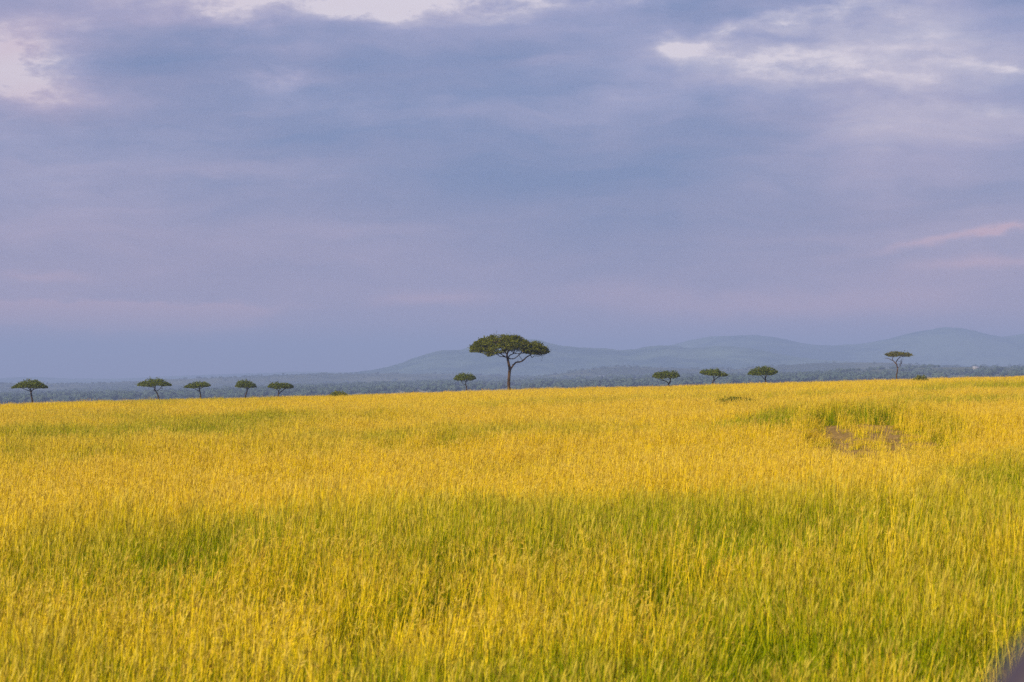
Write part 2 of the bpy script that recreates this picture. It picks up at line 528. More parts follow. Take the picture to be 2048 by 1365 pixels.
def grass_fields(x, y):
    n_lo = fbm(x/14, y/22, 31, 4); n_mid = fbm(x/3.2, y/4.5, 37, 3); n_hi = fbm(x/.9, y/.9, 41, 2)
    d = np.hypot(x, y); n_band = fbm(x/34+5, y/(9+y*.09), 43, 3)
    green = np.clip((n_lo-.46)*3.8, -.3, .85)*.80 + np.clip((.5-n_mid)*1.6, -.3, .5)*.55 + .10
    green = green - .06 + np.clip((n_band-.5)*2.6, -.25, .45)*np.clip((y-45)/60, 0, 1) + .30*np.clip((50-y)/26, 0, 1) - .08*np.clip((y-150)/250, 0, 1)
    hs = .98 + (n_mid-.5)*.70 + (n_lo-.5)*.45 + (n_hi-.5)*.42
    for (a, b, ra, rb, g, dh) in PT:
        w = np.exp(-((x-a)/ra)**2 - ((y-b)/rb)**2)
        green = green + .86*g*w*(.75+.5*n_mid); hs = hs + dh*w
    dry = np.clip((fbm(x/6, y/10, 61, 3)-.40)*2.4, 0, 1) * np.clip(.45 + (y-60)/400, .3, .9)
    # short worn grass before the track
    cx = BANK[0] + .06*(y-BANK[1])
    for (ox, oy, rx, ry, g, dh) in [(.4, 9.0, 2.9, 3.0, 1.5, .12), (-2.9, 5.5, 1.0, 5.0, 1.4, .10), (-4.8, 5.5, 2.0, 4.5, 1.1, -.05), (3.4, 3, 1.2, 6.0, .9, 0)]:
        w = np.exp(-((x-cx-ox)/rx)**2-((y-BANK[1]-oy)/ry)**2)
        green = green+g*w; hs = hs+dh*w
    w = np.exp(-((x-cx)/3.2)**2)*np.exp(-((y-88)/15.)**2)
    hs = hs*(1-.55*w)
    return np.clip(green, 0, 1.1), np.clip(hs, .35, 1.5), dry

def scatter_points(d0, d1, dens, half, margin):
    w1 = half*d1+margin
    n = int(dens*(d1-d0)*2*w1)
    x = rng.uniform(-w1, w1, n); y = rng.uniform(d0, d1, n)
    keep = np.abs(x) < half*y+margin
    return x[keep], y[keep]

def build_grass():
    DM = sight(1478, 805, .75); print('mound at', DM)
    X, Y, P, K = [], [], [], []
    for lvl, (d0, d1, dens) in enumerate([(15, 92, 15.0), (48, 215, 7.5), (195, 700, 1.5)]):
        x, y = scatter_points(d0, d1, dens, .195, 2.2)
        ok = np.ones(len(x), bool)
        if lvl > 0: ok &= rng.uniform(0, 1, len(x)) < np.clip((y-d0)/((44, 20)[lvl-1]), 0, 1)
        if lvl < 2: ok &= rng.uniform(0, 1, len(x)) < np.clip((d1-y)/((44, 20)[lvl]), 0, 1)
        if lvl == 2: ok &= rng.uniform(0, 1, len(x)) < np.where(y > 520, .45, 1)
        x, y = x[ok], y[ok]
        g, hs, dry = grass_fields(x, y)
        e, rut = track_mask(x, y)
        kill = rng.uniform(0, 1, len(x)) < np.clip(e*(.44+.6*rut), 0, .95)
        hs = np.where(e > .25, hs*np.where(rut > .5, .25, .50), hs)
        g = np.where(e > .6, np.clip(g, 0, .6), g)
        kill |= (e > .45) & (rut > .62)
        gap = fbm(x/.8, y/1.1, 83, 2)
        kill |= (rng.uniform(0, 1, len(x)) < np.clip((.47-gap)*6, 0, .8)) & (y < 215)
        kill |= (((x-at_px(1478, DM))/(64/FPX*DM))**2+((y-DM+1)/3.2)**2) < 1
        hs = np.where((np.abs(x-at_px(1478, DM)) < 58/FPX*DM) & (y < DM) & (y > DM-12), hs*.45, hs)
        kp = ~kill
        x, y, g, hs, dry = x[kp], y[kp], g[kp], hs[kp], dry[kp]
        X.append(np.stack([x, y, ground(x, y)-.01], -1))
        n = len(x)
        if lvl < 2:                                   # a share of the clumps are tall wispy seed stems
            tallp = np.clip((fbm(x/2.2, y/3.0, 87, 3)-.42)*2.2, .02, .40)*(.9 if lvl == 0 else .7)
            is_tall = (rng.uniform(0, 1, n) < tallp) & (g < .62)
        else:
            is_tall = np.zeros(n, bool)
        if lvl == 2: hs = hs*.92
        sc = np.stack([rng.uniform(.85, 1.15, n)]*2 + [np.where(is_tall, np.clip(hs, .8, 1.2), hs)*rng.uniform(.68, 1.2, n)], -1)
        tl = rng.normal(0, .05, (n, 2))
        pk = np.where(is_tall, 21+6*min(lvl, 1)+rng.integers(0, 6, n), rng.integers(0, 7, n)+7*lvl)
        wx = (fbm(x/3.5, y/5, 101, 3)-.5)*.26; wy = (fbm(x/3.5, y/5, 107, 3)-.5)*.26
        tl = tl+np.stack([wy, wx], -1)
        g = np.where(is_tall, g*.25, g)
        P.append((pk, np.stack([tl[:, 0], tl[:, 1], rng.normal(0, .55, n)], -1), sc, g+rng.normal(0, .07, n), np.clip(dry+rng.normal(0, .12, n), 0, 1)))
    pts = np.vstack(X)
    at = dict(pick=np.concatenate([p[0] for p in P]), turn=np.vstack([p[1] for p in P]), size=np.vstack([p[2] for p in P]),
              green=np.concatenate([p[3] for p in P]), dry=np.concatenate([p[4] for p in P]))
    print('grass tufts', len(pts))
    o = scatter('grass', kits, pts, at)
    tag(o, 'tall golden and green savannah grass filling the whole foreground', 'grass', kind='stuff')
build_grass()

# ------------------------------------------------------------------ bare earth track
def build_track():
    ys = np.linspace(BANK[1]-30, BANK[1]+22, 121); ts = np.linspace(-1, 1, 49)
    T, Yg = np.meshgrid(ts, ys)
    half = 3.0 + .5*(fbm(Yg/4, Yg*0, 71, 3)-.5)
    Xg = BANK[0] + .06*(Yg-BANK[1]) + T*half
    e, rut = track_mask(Xg, Yg)
    edge = np.clip((1-np.abs(T))*5, 0, 1)
    Z = ground(Xg, Yg) + .05*edge - .06*(1-edge) - .04*rut*edge + .05*edge*(fbm(Xg/.5, Yg/.5, 77, 3)-.5)
    V = np.stack([Xg, Yg, Z], -1).reshape(-1, 3); n = len(ts)
    i = np.arange(len(ys)-1)[:, None]; j = np.arange(n-1)[None, :]
    F = np.stack([i*n+j, i*n+j+1, (i+1)*n+j+1, (i+1)*n+j], -1).reshape(-1, 4)
    o = mesh_obj('dirt_track', V, F, M['track'], smooth=True)
    tag(o, 'bare brown earth track with two wheel ruts in the grass', 'track', kind='structure')
build_track()

# ------------------------------------------------------------------ woodland in the valley
def tree_proto(i):
    rg = np.random.default_rng(500+i)
    V, F = [], []
    n = 0
    lobes = rg.integers(3, 6)
    for l in range(lobes):
        c = np.array([rg.normal(0, 2.2), rg.normal(0, 2.2), rg.uniform(4.5, 7.0)])
        rad = np.array([rg.uniform(2.2, 3.6), rg.uniform(2.2, 3.6), rg.uniform(1.6, 2.8)])
        for q in range(110):
            d = rg.normal(0, 1, 3); d /= np.linalg.norm(d)
            p = c + d*rad*rg.uniform(.65, 1.08)
            t1 = rg.normal(0, 1, 3); t1 -= d*t1.dot(d)*.7; t1 /= np.linalg.norm(t1); t2 = np.cross(d, t1)
            s = rg.uniform(.5, 1.0)
            V += [p+t1*s, p+t2*s, p-t1*s, p-t2*s]; F.append((n, n+1, n+2, n+3)); n += 4
    for q in range(6):
        a0 = q*np.pi/3; a1 = a0+np.pi/3
        V += [np.array([.3*np.cos(a0), .3*np.sin(a0), -1]), np.array([.3*np.cos(a1), .3*np.sin(a1), -1]),
              np.array([.18*np.cos(a1), .18*np.sin(a1), 6]), np.array([.18*np.cos(a0), .18*np.sin(a0), 6])]
        F.append((n, n+1, n+2, n+3)); n += 4
    return proto('w_tree_%d' % i, np.array(V), np.array(F), M['wood'])

HOUSES = [(9, 794, 'pale roofed house in the valley at the far left edge', 13), (52, 793, 'pinkish roofed house in the valley left of the leftmost acacia trunk', 12),
          (304, 793, 'pale roofed house in the valley just left of the leaning acacia trunk', 9),
          (976, 763, 'pale roofed house in the valley left of the tall acacia trunk', 12), (1203, 756, 'pale roofed house on the wooded hill right of the tall acacia', 12),
          (1697, 752, 'pale roofed house close above the grass left of the bare acacia', 10), (1951, 740, 'pale roofed house on the wooded rise near the right edge', 9)]

def build_woodland():
    xs, ys, zs, sc = [], [], [], []
    # plain
    n = 90000
    y = np.sqrt(rng.uniform(3300**2, 9000**2, n)); x = rng.uniform(-.225, .225, n)*y
    m = fbm(x/330, y/700, 91, 4); m2 = fbm(x/1500, y/2500, 95, 2)
    p = np.clip((m-.50)*7, 0, 1)*np.clip(.35+(m2-.4)*3, .1, 1)*np.where(y < 5600, 1.0, .45)
    ok = rng.uniform(0, 1, n) < p*.42
    xs.append(x[ok]); ys.append(y[ok]); zs.append(ground(x[ok], y[ok])); sc.append(rng.uniform(.6, 1.45, ok.sum()))
    # clumps seen above the ridge: column, half width, height
    for (px, hw, hh, D) in [(915, 38, 1.35, 4700), (1088, 40, 1.2, 4800), (1150, 50, 1.0, 4900), (650, 26, 1.2, 4600), (705, 28, 1.1, 4700), (800, 40, .9, 4900),
                            (390, 40, .85, 4600), (260, 45, .8, 4700), (130, 60, .8, 4800), (960, 30, 1.0, 4800), (1020, 30, 1.0, 4900)]:
        k = int(hw*2.4)
        xx = at_px(px + rng.normal(0, hw*.5, k), D); yy = D + rng.normal(0, 120, k)
        xs.append(xx); ys.append(yy); zs.append(ground(xx, yy)); sc.append(rng.uniform(.75, 1.2, k)*hh)
    # on the low hills
    for (X, Y, Z, bell, D) in HILL_FN:
        m = fbm(X/300, Y/420, int(D) % 97, 4)
        w = (np.clip((m-.40)*5, .06, 1)*(bell > .12)).ravel(); w = w/w.sum()
        k = 3000
        idx = rng.choice(len(w), k, p=w)
        jx = (X[0, 1]-X[0, 0]); jy = Y[1, 0]-Y[0, 0]
        a = rng.uniform(-.5, .5, k); b = rng.uniform(-.5, .5, k)
        xs.append(X.ravel()[idx]+a*jx); ys.append(Y.ravel()[idx]+b*jy); zs.append(Z.ravel()[idx]-1.5); sc.append(rng.uniform(.4, .9, k))
    x = np.concatenate(xs); y = np.concatenate(ys); z = np.concatenate(zs); s = np.concatenate(sc)
    ok = np.ones(len(x), bool)
    for (hx, hy, hz) in HPOS:
        ok &= ~((np.abs(x-hx) < 13) & (y > hy-260) & (y < hy+6))
    x, y, z, s = x[ok], y[ok], z[ok], s[ok]
    k = len(x); print('woodland', k)
    at = dict(pick=rng.integers(0, 6, k), turn=np.stack([rng.normal(0, .04, k), rng.normal(0, .04, k), rng.uniform(0, 6.28, k)], -1),
              size=np.stack([s*rng.uniform(.8, 1.4, k), s*rng.uniform(.8, 1.4, k), s], -1))
    o = scatter('woodland', [tree_proto(i) for i in range(6)], np.stack([x, y, z], -1), at)
    tag(o, 'hazy blue-green woodland spread over the valley and low hills', 'woodland', kind='stuff')

def hit(px, py):
    """where the line of sight through a photograph pixel meets the far ground or a low hill"""
    ds = np.arange(3000., 9500., 10.)
    xs = at_px(px, ds); g = ground(xs, ds)
    for (X, Y, Z, bell, D) in HILL_FN:
        col = int(np.argmin(np.abs(X[0]-at_px(px, D))))
        g = np.maximum(g, np.interp(ds, Y[:, 0], Z[:, col], left=-999, right=-999))
    line = CAM_H + (EYE_Y-py)/FPX*ds
    k = np.argmax(g >= line-.3) if (g >= line-.3).any() else 150
    return xs[k], ds[k], g[k]

roof_mats = [mat_plain('tin_roof', (.22, .22, .24), (.30, .29, .31), .4, .5), mat_plain('pink_roof', (.45, .27, .25), (.55, .35, .32), .4, .6)]
wall_mat = mat_plain('house_plaster', (.20, .18, .15), (.30, .27, .23), .6)
HPOS = []
def build_houses():
    for i, (px, py, lab, L) in enumerate(HOUSES):
        x, y, z = hit(px, py)
        HPOS.append((x, y, z))
        t = empty('house', (x, y, z)); tag(t, lab, 'house', 'houses far off in the valley')
        w, h, hr, dp = L/2, 3.0, 5.4, 4.5
        V = [(-w, -dp, -2), (w, -dp, -2), (w, dp, -2), (-w, dp, -2), (-w, -dp, h), (w, -dp, h), (w, dp, h), (-w, dp, h), (-w, 0, hr-.1), (w, 0, hr-.1)]
        mesh_obj('wall', V, [np.array([(0, 1, 5, 4), (2, 3, 7, 6)]), np.array([(1, 2, 6, 9, 5), (3, 0, 4, 8, 7)])], wall_mat, t)
        e = .6
        V = []
        for zz in (0, .18):
            V += [(-w-e, -dp-e, h-.35+zz), (w+e, -dp-e, h-.35+zz), (w+e, 0, hr+zz), (-w-e, 0, hr+zz), (w+e, dp+e, h-.35+zz), (-w-e, dp+e, h-.35+zz)]
        F = np.array([(0, 3, 2, 1), (3, 5, 4, 2), (6, 7, 8, 9), (9, 8, 10, 11), (0, 1, 7, 6), (1, 2, 8, 7), (2, 4, 10, 8), (4, 5, 11, 10), (5, 3, 9, 11), (3, 0, 6, 9)])
        mesh_obj('roof', V, F, roof_mats[1 if i == 1 else 0], t)
build_houses()
build_woodland()

# ------------------------------------------------------------------ acacias
def tube(pts, rad, seg=8, rg=None, wob=.0):
    pts = [np.array(p, float) for p in pts]
    # smooth: Catmull-Rom subdivision
    P, Rr = [], []
    n = len(pts)
    for i in range(n-1):
        p0 = pts[max(i-1, 0)]; p1 = pts[i]; p2 = pts[i+1]; p3 = pts[min(i+2, n-1)]
        for s in (0, .33, .67):
            P.append(.5*((2*p1)+(-p0+p2)*s+(2*p0-5*p1+4*p2-p3)*s*s+(-p0+3*p1-3*p2+p3)*s**3)); Rr.append(rad[i]*(1-s)+rad[i+1]*s)
    P.append(pts[-1]); Rr.append(rad[-1])
    V, F = [], []
    for i, p in enumerate(P):
        d = P[min(i+1, len(P)-1)]-P[max(i-1, 0)]; d /= np.linalg.norm(d)+1e-9
        a = np.cross(d, [0, 1, 0.2]); a /= np.linalg.norm(a)+1e-9; b = np.cross(d, a)
        for k in range(seg):
            th = 2*np.pi*k/seg
            r = Rr[i]*(1+(rg.uniform(-wob, wob) if rg is not None else 0))
            V.append(p+r*(a*np.cos(th)+b*np.sin(th)))
    for i in range(len(P)-1):
        for k in range(seg):
            F.append((i*seg+k, i*seg+(k+1) % seg, (i+1)*seg+(k+1) % seg, (i+1)*seg+k))
    b = len(V); V.append(P[-1]+0*P[-1])
    return V, F, P

def leaf_cloud(pos, size, rg, up=.6):
    """small random leaf sprays, one quad each"""
    n = len(pos)
    nrm = rg.normal(0, 1, (n, 3)); nrm[:, 2] = np.abs(nrm[:, 2])+up
    nrm /= np.linalg.norm(nrm, axis=1, keepdims=True)
    t = rg.normal(0, 1, (n, 3)); t -= nrm*(t*nrm).sum(1, keepdims=True); t /= np.linalg.norm(t, axis=1, keepdims=True)
    b = np.cross(nrm, t)
    s = (size*rg.uniform(.55, 1.25, n))[:, None]; a = rg.uniform(.35, .7, n)[:, None]
    V = np.stack([pos-t*s, pos-b*s*a+t*s*.1, pos+t*s, pos+b*s*a+t*s*.1], 1).reshape(-1, 3)
    F = np.arange(n*4).reshape(n, 4)
    return V, F

def acacia(name, label, base, d, trunk, branches, top, bottom, nleaf, leaf, mat, bark, gaps=(), seed=1, thick=1.0, clump=.48, fuzz=.5, sink=.4, lump=.84, group=None):
    """all outlines are in photograph pixels; the tree stands at distance d and is as deep as it is wide"""
    rg = np.random.default_rng(seed)
    m = d/FPX
    x0 = at_px(base[0], d)
    gz = float(ground(x0, d))
    zb = CAM_H + (EYE_Y-base[1])/FPX*d          # height of the visible foot
    t = empty(name, (x0, d, gz)); tag(t, label, 'tree', group)
    def P(q, w=0.0): return np.array([(q[0]-base[0])*m, w, (base[1]-q[1])*m + zb-gz])
    tp = [P(q[:2], 0) for q in trunk]; tr = [q[2]*m for q in trunk]
    tp = [np.array([tp[0][0], 0, -sink])] + tp; tr = [tr[0]*1.25] + tr
    if d > 500 and mat is M['leaves_small']: tr = [v_*1.25 for v_ in tr]
    v, f, _ = tube(tp, tr, 10, rg, .07)
    mesh_obj('trunk', v, np.array(f), bark, t, smooth=True)
    top = np.array(top, float); bottom = np.array(bottom, float)
    xl, xr = top[0, 0], top[-1, 0]; xc, hw = (xl+xr)/2, (xr-xl)/2
    tips = []
    for br in branches:
        w = br[0]; n = len(br[1])
        pts = [P(q[:2], w*hw*m*(i/(n-1))**1.2) for i, q in enumerate(br[1])]
        v, f, PP = tube(pts, [max(q[2]*m, .018) for q in br[1]], 7, rg, .08)
        # a few twigs fan out of every branch and stay in its mesh
        F = list(f); V = list(v)
        for k in range(br[2] if len(br) > 2 else 3):
            s = PP[rg.integers(len(PP)//2, len(PP))]
            e = s + np.array([rg.normal(0, .25)*hw*m, rg.normal(0, .3)*hw*m, abs(rg.normal(.2, .1))*hw*m*.8])
            px = e[0]/m+base[0]
            if px < xl+2 or px > xr-2: continue
            e[2] = min(e[2], (base[1]-np.interp(px, top[:, 0], top[:, 1]))*m + zb-gz - .12*hw*m*.5)
            mid = (s+e)/2 + rg.normal(0, .06, 3)*hw*m; 
            v2, f2, _ = tube([s, mid, e], [.05*thick, .035*thick, .015], 5, rg)
            b = len(V); V += v2; F += [tuple(i+b for i in q) for q in f2]
        mesh_obj('branch', V, np.array(F), bark, t, smooth=True)
    # crown
    pos = []
    got = 0
    off = rg.uniform(-50, 50, 3)
    while got < nleaf:
        k = 20000
        a = rg.uniform(-1, 1, k); w = rg.uniform(-1, 1, k)
        px = xc+a*hw
        tt = np.interp(px, top[:, 0], top[:, 1]); bb = np.interp(px, bottom[:, 0], bottom[:, 1])
        ww = np.sqrt(np.clip(1-a*a, 0, 1))*.95+.05
        ok = np.abs(w) < ww
        sh = (1-np.clip(np.abs(w)/ww, 0, 1)**2.5)
        h = rg.uniform(0, 1, k)**.85
        wob = fbm(px/(hw*.13)+seed*3, w*7+seed, seed, 3)
        lo = bb + (tt-bb)*.0; hi = bb+(tt-bb)*(.35+.65*sh)*(1-lump*.5+lump*wob)
        py = lo+(hi-lo)*h
        q = np.stack([(px-base[0])*m, w*hw*m*.92, (base[1]-py)*m+zb-gz], -1)
        q = q[ok]; pxk = px[ok]; pyk = py[ok]; hk = h[ok]
        cs = max(hw*m*.16, .45)
        nn = np.array([mnoise.noise((p_[0]/cs+off[0], p_[1]/cs+off[1], p_[2]/(cs*.5)+off[2]))+.7*mnoise.noise((p_[0]/cs*2.6+off[1], p_[1]/cs*2.6+off[0], p_[2]/cs*3.6+off[2])) for p_ in q])*.42+.5
        keep = rg.uniform(0, 1, len(q)) < np.clip((nn-clump)*6+.12, .03, 1)*(.45+.55*hk)
        for (gx, gy, grx, gry, gs) in gaps:
            keep &= rg.uniform(0, 1, len(q)) > gs*np.exp(-((pxk-gx)/grx)**2-((pyk-gy)/gry)**2)
        q = q[keep]
        pos.append(q); got += len(q)
    pos = np.vstack(pos)[:nleaf]
    # sprigs that break the outline: short rows of leaves pointing up and outwards
    k = int(nleaf*.016*fuzz)
    s0 = pos[rg.integers(0, nleaf, k)]
    dv = rg.normal(0, 1, (k, 3))*np.array([.8, .8, .5]) + np.array([0, 0, .35])
    dv += s0*np.array([1, 1, 0])/(hw*m)*.9
    dv /= np.linalg.norm(dv, axis=1, keepdims=True)
    ln = leaf*rg.uniform(2.0, 5.5, k)
    for q_ in range(5):
        pos = np.vstack([pos, s0+dv*(ln*(q_+1)/5)[:, None]+rg.normal(0, leaf*.18, (k, 3))])
    V, F = leaf_cloud(pos, np.full(len(pos), leaf), rg)
    r = np.clip(rg.normal(.5, .25, len(pos)), 0, 1); tan = (rg.uniform(0, 1, len(pos)) < .04)*rg.uniform(.3, .9, len(pos))
    tint = np.repeat(np.stack([r*0, r, tan], -1), 4, 0)
    mesh_obj('crown', V, F, mat, t, tint=tint)
    return t

def cr(c, s, ox, oy): return (ox+c[0]/s, oy+c[1]/s) + tuple(c[2:])
def conv(lst, s, ox, oy): return [cr(c, s, ox, oy) for c in lst]
# tallest tree (traced at 6.4x from 860,640)
q = lambda l: conv(l, 6.4, 860, 640)
acacia('acacia_tree', 'tallest umbrella acacia with forked trunk in the middle of the ridge', (1019, 781), 480,
       q([(1018, 905, 3.9), (1008, 850, 3.2), (1010, 760, 3.0), (1016, 680, 2.9), (1020, 625, 2.9), (1006, 560, 2.5), (994, 500, 2.3), (985, 445, 2.0), (1000, 400, 1.6), (1015, 330, 1.0)]),
       [(.05, q([(1022, 650, 2.2), (1045, 612, 1.9), (1075, 572, 1.7), (1105, 545, 1.6), (1160, 538, 1.5), (1200, 512, 1.4), (1240, 475, 1.25), (1285, 450, 1.0), (1340, 400, .7), (1400, 350, .4)]), 6),
        (.15, q([(1285, 452, .9), (1308, 484, .7), (1335, 462, .6), (1400, 464, .5), (1455, 430, .4), (1490, 390, .3)]), 4),
        (-.1, q([(1010, 498, 1.1), (1050, 500, 1.0), (1085, 494, .9), (1125, 462, .85), (1165, 425, .7), (1200, 350, .4)]), 5),
        (.35, q([(1000, 505, 1.2), (1015, 465, 1.1), (1035, 446, 1.0), (1065, 434, .9), (1085, 390, .7), (1120, 310, .4)]), 5),
        (-.25, q([(990, 490, 1.3), (955, 470, 1.2), (925, 450, 1.0), (885, 425, .9), (820, 395, .6), (720, 345, .4)]), 6),
        (.3, q([(975, 480, .9), (935, 472, .8), (895, 468, .7), (850, 440, .6), (770, 430, .4), (700, 400, .3)]), 5),
        (-.5, q([(990, 450, 1.1), (960, 410, 1.0), (915, 370, .8), (860, 320, .6), (800, 270, .4)]), 5),
        (.55, q([(995, 420, 1.1), (1020, 380, .9), (1050, 330, .7), (1100, 270, .4)]), 5),
        (-.4, q([(1160, 425, .7), (1190, 400, .6), (1230, 380, .5), (1270, 340, .3)]), 3),
        (.0, q([(1062, 592, .7), (1058, 575, .55), (1060, 563, .3)]), 0), (.0, q([(1122, 540, .6), (1126, 522, .45), (1130, 515, .2)]), 0),
        (.05, q([(1415, 455, .35), (1438, 478, .3), (1432, 510, .22), (1420, 535, .15)]), 0)],
       q([(508, 395), (530, 325), (560, 290), (620, 255), (700, 218), (800, 203), (900, 207), (950, 188), (1050, 196), (1130, 207), (1200, 238), (1240, 268), (1285, 296), (1330, 272), (1400, 288), (1450, 322), (1500, 356), (1524, 412)]),
       q([(508, 415), (600, 418), (680, 432), (740, 472), (800, 462), (850, 438), (900, 418), (950, 425), (1000, 395), (1100, 410), (1150, 400), (1200, 425), (1280, 442), (1400, 452), (1490, 436), (1524, 414)]),
       30000, .135, M['leaves'], M['bark'],
       [(1000.5, 698.5, 12, 6, .93), (1036, 702, 16, 5, .85), (985, 703, 9, 4, .8), (1061, 684.5, 4, 5, .6), (966, 706, 8, 4, .5)], 11, 1.0, .465, 1.3, lump=.42)

small = 'small acacias scattered along the grass ridge'
A = dict(mat=M['leaves_small'], bark=M['bark_small'], group=small, thick=.9)
q = lambda l: conv(l, 5.69, 0, 730)
acacia('acacia_tree', 'leftmost umbrella acacia with a straight trunk and even dome crown', (65, 803.5), 528,
       q([(370, 418, 1.6), (362, 380, 1.4), (356, 340, 1.3), (353, 300, 1.25), (350, 270, .9), (352, 230, .6)]),
       [(.1, q([(355, 312, .9), (330, 295, .8), (290, 282, .6), (250, 265, .5), (200, 245, .3)]), 4), (-.4, q([(352, 295, .9), (325, 262, .7), (300, 235, .4)]), 3),
        (.3, q([(358, 305, .9), (380, 280, .8), (420, 268, .6), (460, 255, .4)]), 4), (-.3, q([(365, 300, .8), (390, 262, .6), (420, 230, .4)]), 3)],
       q([(133, 262), (150, 240), (200, 218), (260, 188), (340, 172), (410, 175), (450, 190), (490, 218), (530, 238), (545, 262)]),
       q([(133, 270), (200, 266), (300, 262), (350, 268), (420, 266), (500, 268), (545, 266)]), 7000, .125, seed=21, clump=.455, **A)
acacia('acacia_tree', 'second acacia from the left with leaning trunk and wide thin crown', (317, 797), 552,
       q([(1803, 382, 1.3), (1795, 345, 1.1), (1780, 310, 1.0), (1768, 292, .9), (1765, 265, .7), (1770, 235, .5)]),
       [(.1, q([(1772, 298, .8), (1750, 292, .6), (1760, 270, .6), (1750, 240, .4)]), 3), (.3, q([(1785, 295, .8), (1815, 280, .7), (1832, 250, .6), (1870, 240, .4)]), 4),
        (-.3, q([(1768, 270, .7), (1720, 250, .5), (1660, 245, .3), (1600, 235, .25)]), 3)],
       q([(1562, 235), (1590, 205), (1640, 185), (1700, 165), (1800, 160), (1870, 175), (1910, 205), (1955, 225)]),
       q([(1562, 240), (1650, 250), (1720, 252), (1800, 236), (1870, 245), (1955, 240)]), 5200, .125, seed=22, clump=.455, **A)
q = lambda l: conv(l, 5.39, 340, 730)
acacia('acacia_tree', 'third acacia from the left with a bright thin crown swept to the left', (401.5, 796), 576,
       q([(331, 355, 1.3), (330, 320, 1.1), (322, 290, 1.0), (318, 265, .9), (325, 230, .6)]),
       [(.2, q([(325, 295, .8), (300, 275, .7), (265, 262, .5), (225, 245, .3)]), 4), (-.3, q([(320, 285, .7), (310, 255, .6), (290, 235, .4)]), 3), (.3, q([(328, 262, .6), (350, 245, .5), (385, 235, .3)]), 3)],
       q([(150, 238), (180, 218), (230, 200), (300, 183), (370, 188), (420, 205), (438, 218)]),
       q([(150, 246), (220, 252), (270, 256), (330, 244), (400, 240), (438, 228)]), 4600, .125, seed=23, clump=.44, **A)
acacia('acacia_tree', 'acacia with compact rounded crown on a slim single leaning trunk', (491, 793), 592,
       q([(812, 340, 1.1), (825, 300, 1.0), (833, 270, .9), (832, 250, .8), (820, 215, .5)]),
       [(.3, q([(832, 268, .7), (848, 255, .6), (870, 235, .4)]), 3), (-.3, q([(830, 262, .6), (800, 240, .5), (770, 225, .3)]), 3)],
       q([(702, 222), (725, 190), (770, 172), (820, 163), (870, 180), (915, 205), (933, 228)]),
       q([(702, 238), (740, 246), (800, 248), (850, 252), (900, 246), (933, 242)]), 4300, .125, seed=24, clump=.455, **A)
acacia('acacia_tree', 'acacia with V-forked trunk and a flat crown reaching right', (556.5, 791), 576,
       q([(1168, 330, 1.1), (1170, 305, 1.0), (1172, 280, .8), (1190, 262, .6), (1200, 230, .4)]),
       [(.2, q([(1172, 318, .9), (1195, 290, .8), (1220, 270, .7), (1260, 252, .5), (1300, 240, .3)]), 4), (-.2, q([(1172, 290, .7), (1160, 268, .5), (1110, 248, .35)]), 3), (.3, q([(1210, 278, .6), (1235, 262, .5), (1245, 235, .3)]), 3)],
       q([(1050, 232), (1080, 205), (1120, 185), (1180, 195), (1230, 192), (1290, 205), (1332, 232)]),
       q([(1050, 240), (1100, 256), (1160, 262), (1220, 252), (1270, 260), (1332, 248)]), 4600, .125, seed=25, clump=.47, **A)
q = lambda l: conv(l, 6.4, 860, 640)
acacia('acacia_tree', 'small acacia just left of the tallest one with crooked thin trunk', (933, 781), 608,
       q([(469, 902, 1.0), (466, 860, .9), (457, 825, .85), (460, 795, .7), (465, 770, .5)]),
       [(.2, q([(458, 835, .5), (425, 820, .4), (400, 795, .3), (385, 770, .25)]), 3), (-.2, q([(458, 800, .6), (435, 775, .5), (410, 755, .3)]), 3), (.3, q([(460, 795, .6), (490, 775, .5), (530, 760, .3)]), 3)],
       q([(303, 755), (330, 715), (370, 692), (430, 688), (455, 700), (480, 690), (540, 702), (580, 725), (592, 748)]),
       q([(303, 762), (340, 778), (400, 785), (450, 770), (520, 780), (592, 758)]), 5000, .125, seed=26, clump=.44, **A)
q = lambda l: conv(l, 5.69, 1280, 660)
acacia('acacia_tree', 'acacia with trunk split low into two bowed stems', (1337.5, 770), 560,
       q([(326, 628, 1.2), (332, 608, 1.1), (345, 585, 1.0), (348, 560, .8), (345, 530, .5)]),
       [(.2, q([(326, 612, 1.0), (305, 592, .9), (270, 575, .7), (245, 555, .5), (220, 535, .3)]), 4), (-.2, q([(275, 580, .6), (240, 575, .5), (210, 560, .35), (195, 540, .25)]), 3), (.3, q([(348, 565, .6), (325, 545, .5), (300, 530, .3)]), 3)],
       q([(138, 528), (165, 495), (215, 480), (290, 468), (370, 470), (425, 482), (450, 510), (455, 525)]),
       q([(138, 535), (190, 555), (250, 558), (320, 545), (380, 555), (455, 532)]), 5200, .125, seed=27, clump=.44, **A)
acacia('acacia_tree', 'acacia with a low branch sweeping right under a lopsided crown', (1425, 766), 560,
       q([(828, 600, 1.0), (838, 575, .9), (842, 545, .8), (830, 515, .6), (825, 480, .4)]),
       [(.2, q([(838, 585, .9), (860, 560, .8), (900, 535, .7), (950, 520, .4), (980, 510, .3)]), 4), (-.3, q([(842, 550, .6), (860, 525, .5), (880, 500, .3)]), 3), (.3, q([(838, 530, .6), (800, 515, .4), (760, 505, .3)]), 3)],
       q([(680, 480), (710, 458), (770, 448), (840, 458), (885, 446), (915, 470), (960, 485), (1003, 512)]),
       q([(680, 492), (720, 510), (790, 522), (850, 520), (920, 532), (970, 530), (1003, 520)]), 4800, .125, seed=28, clump=.465, **A)
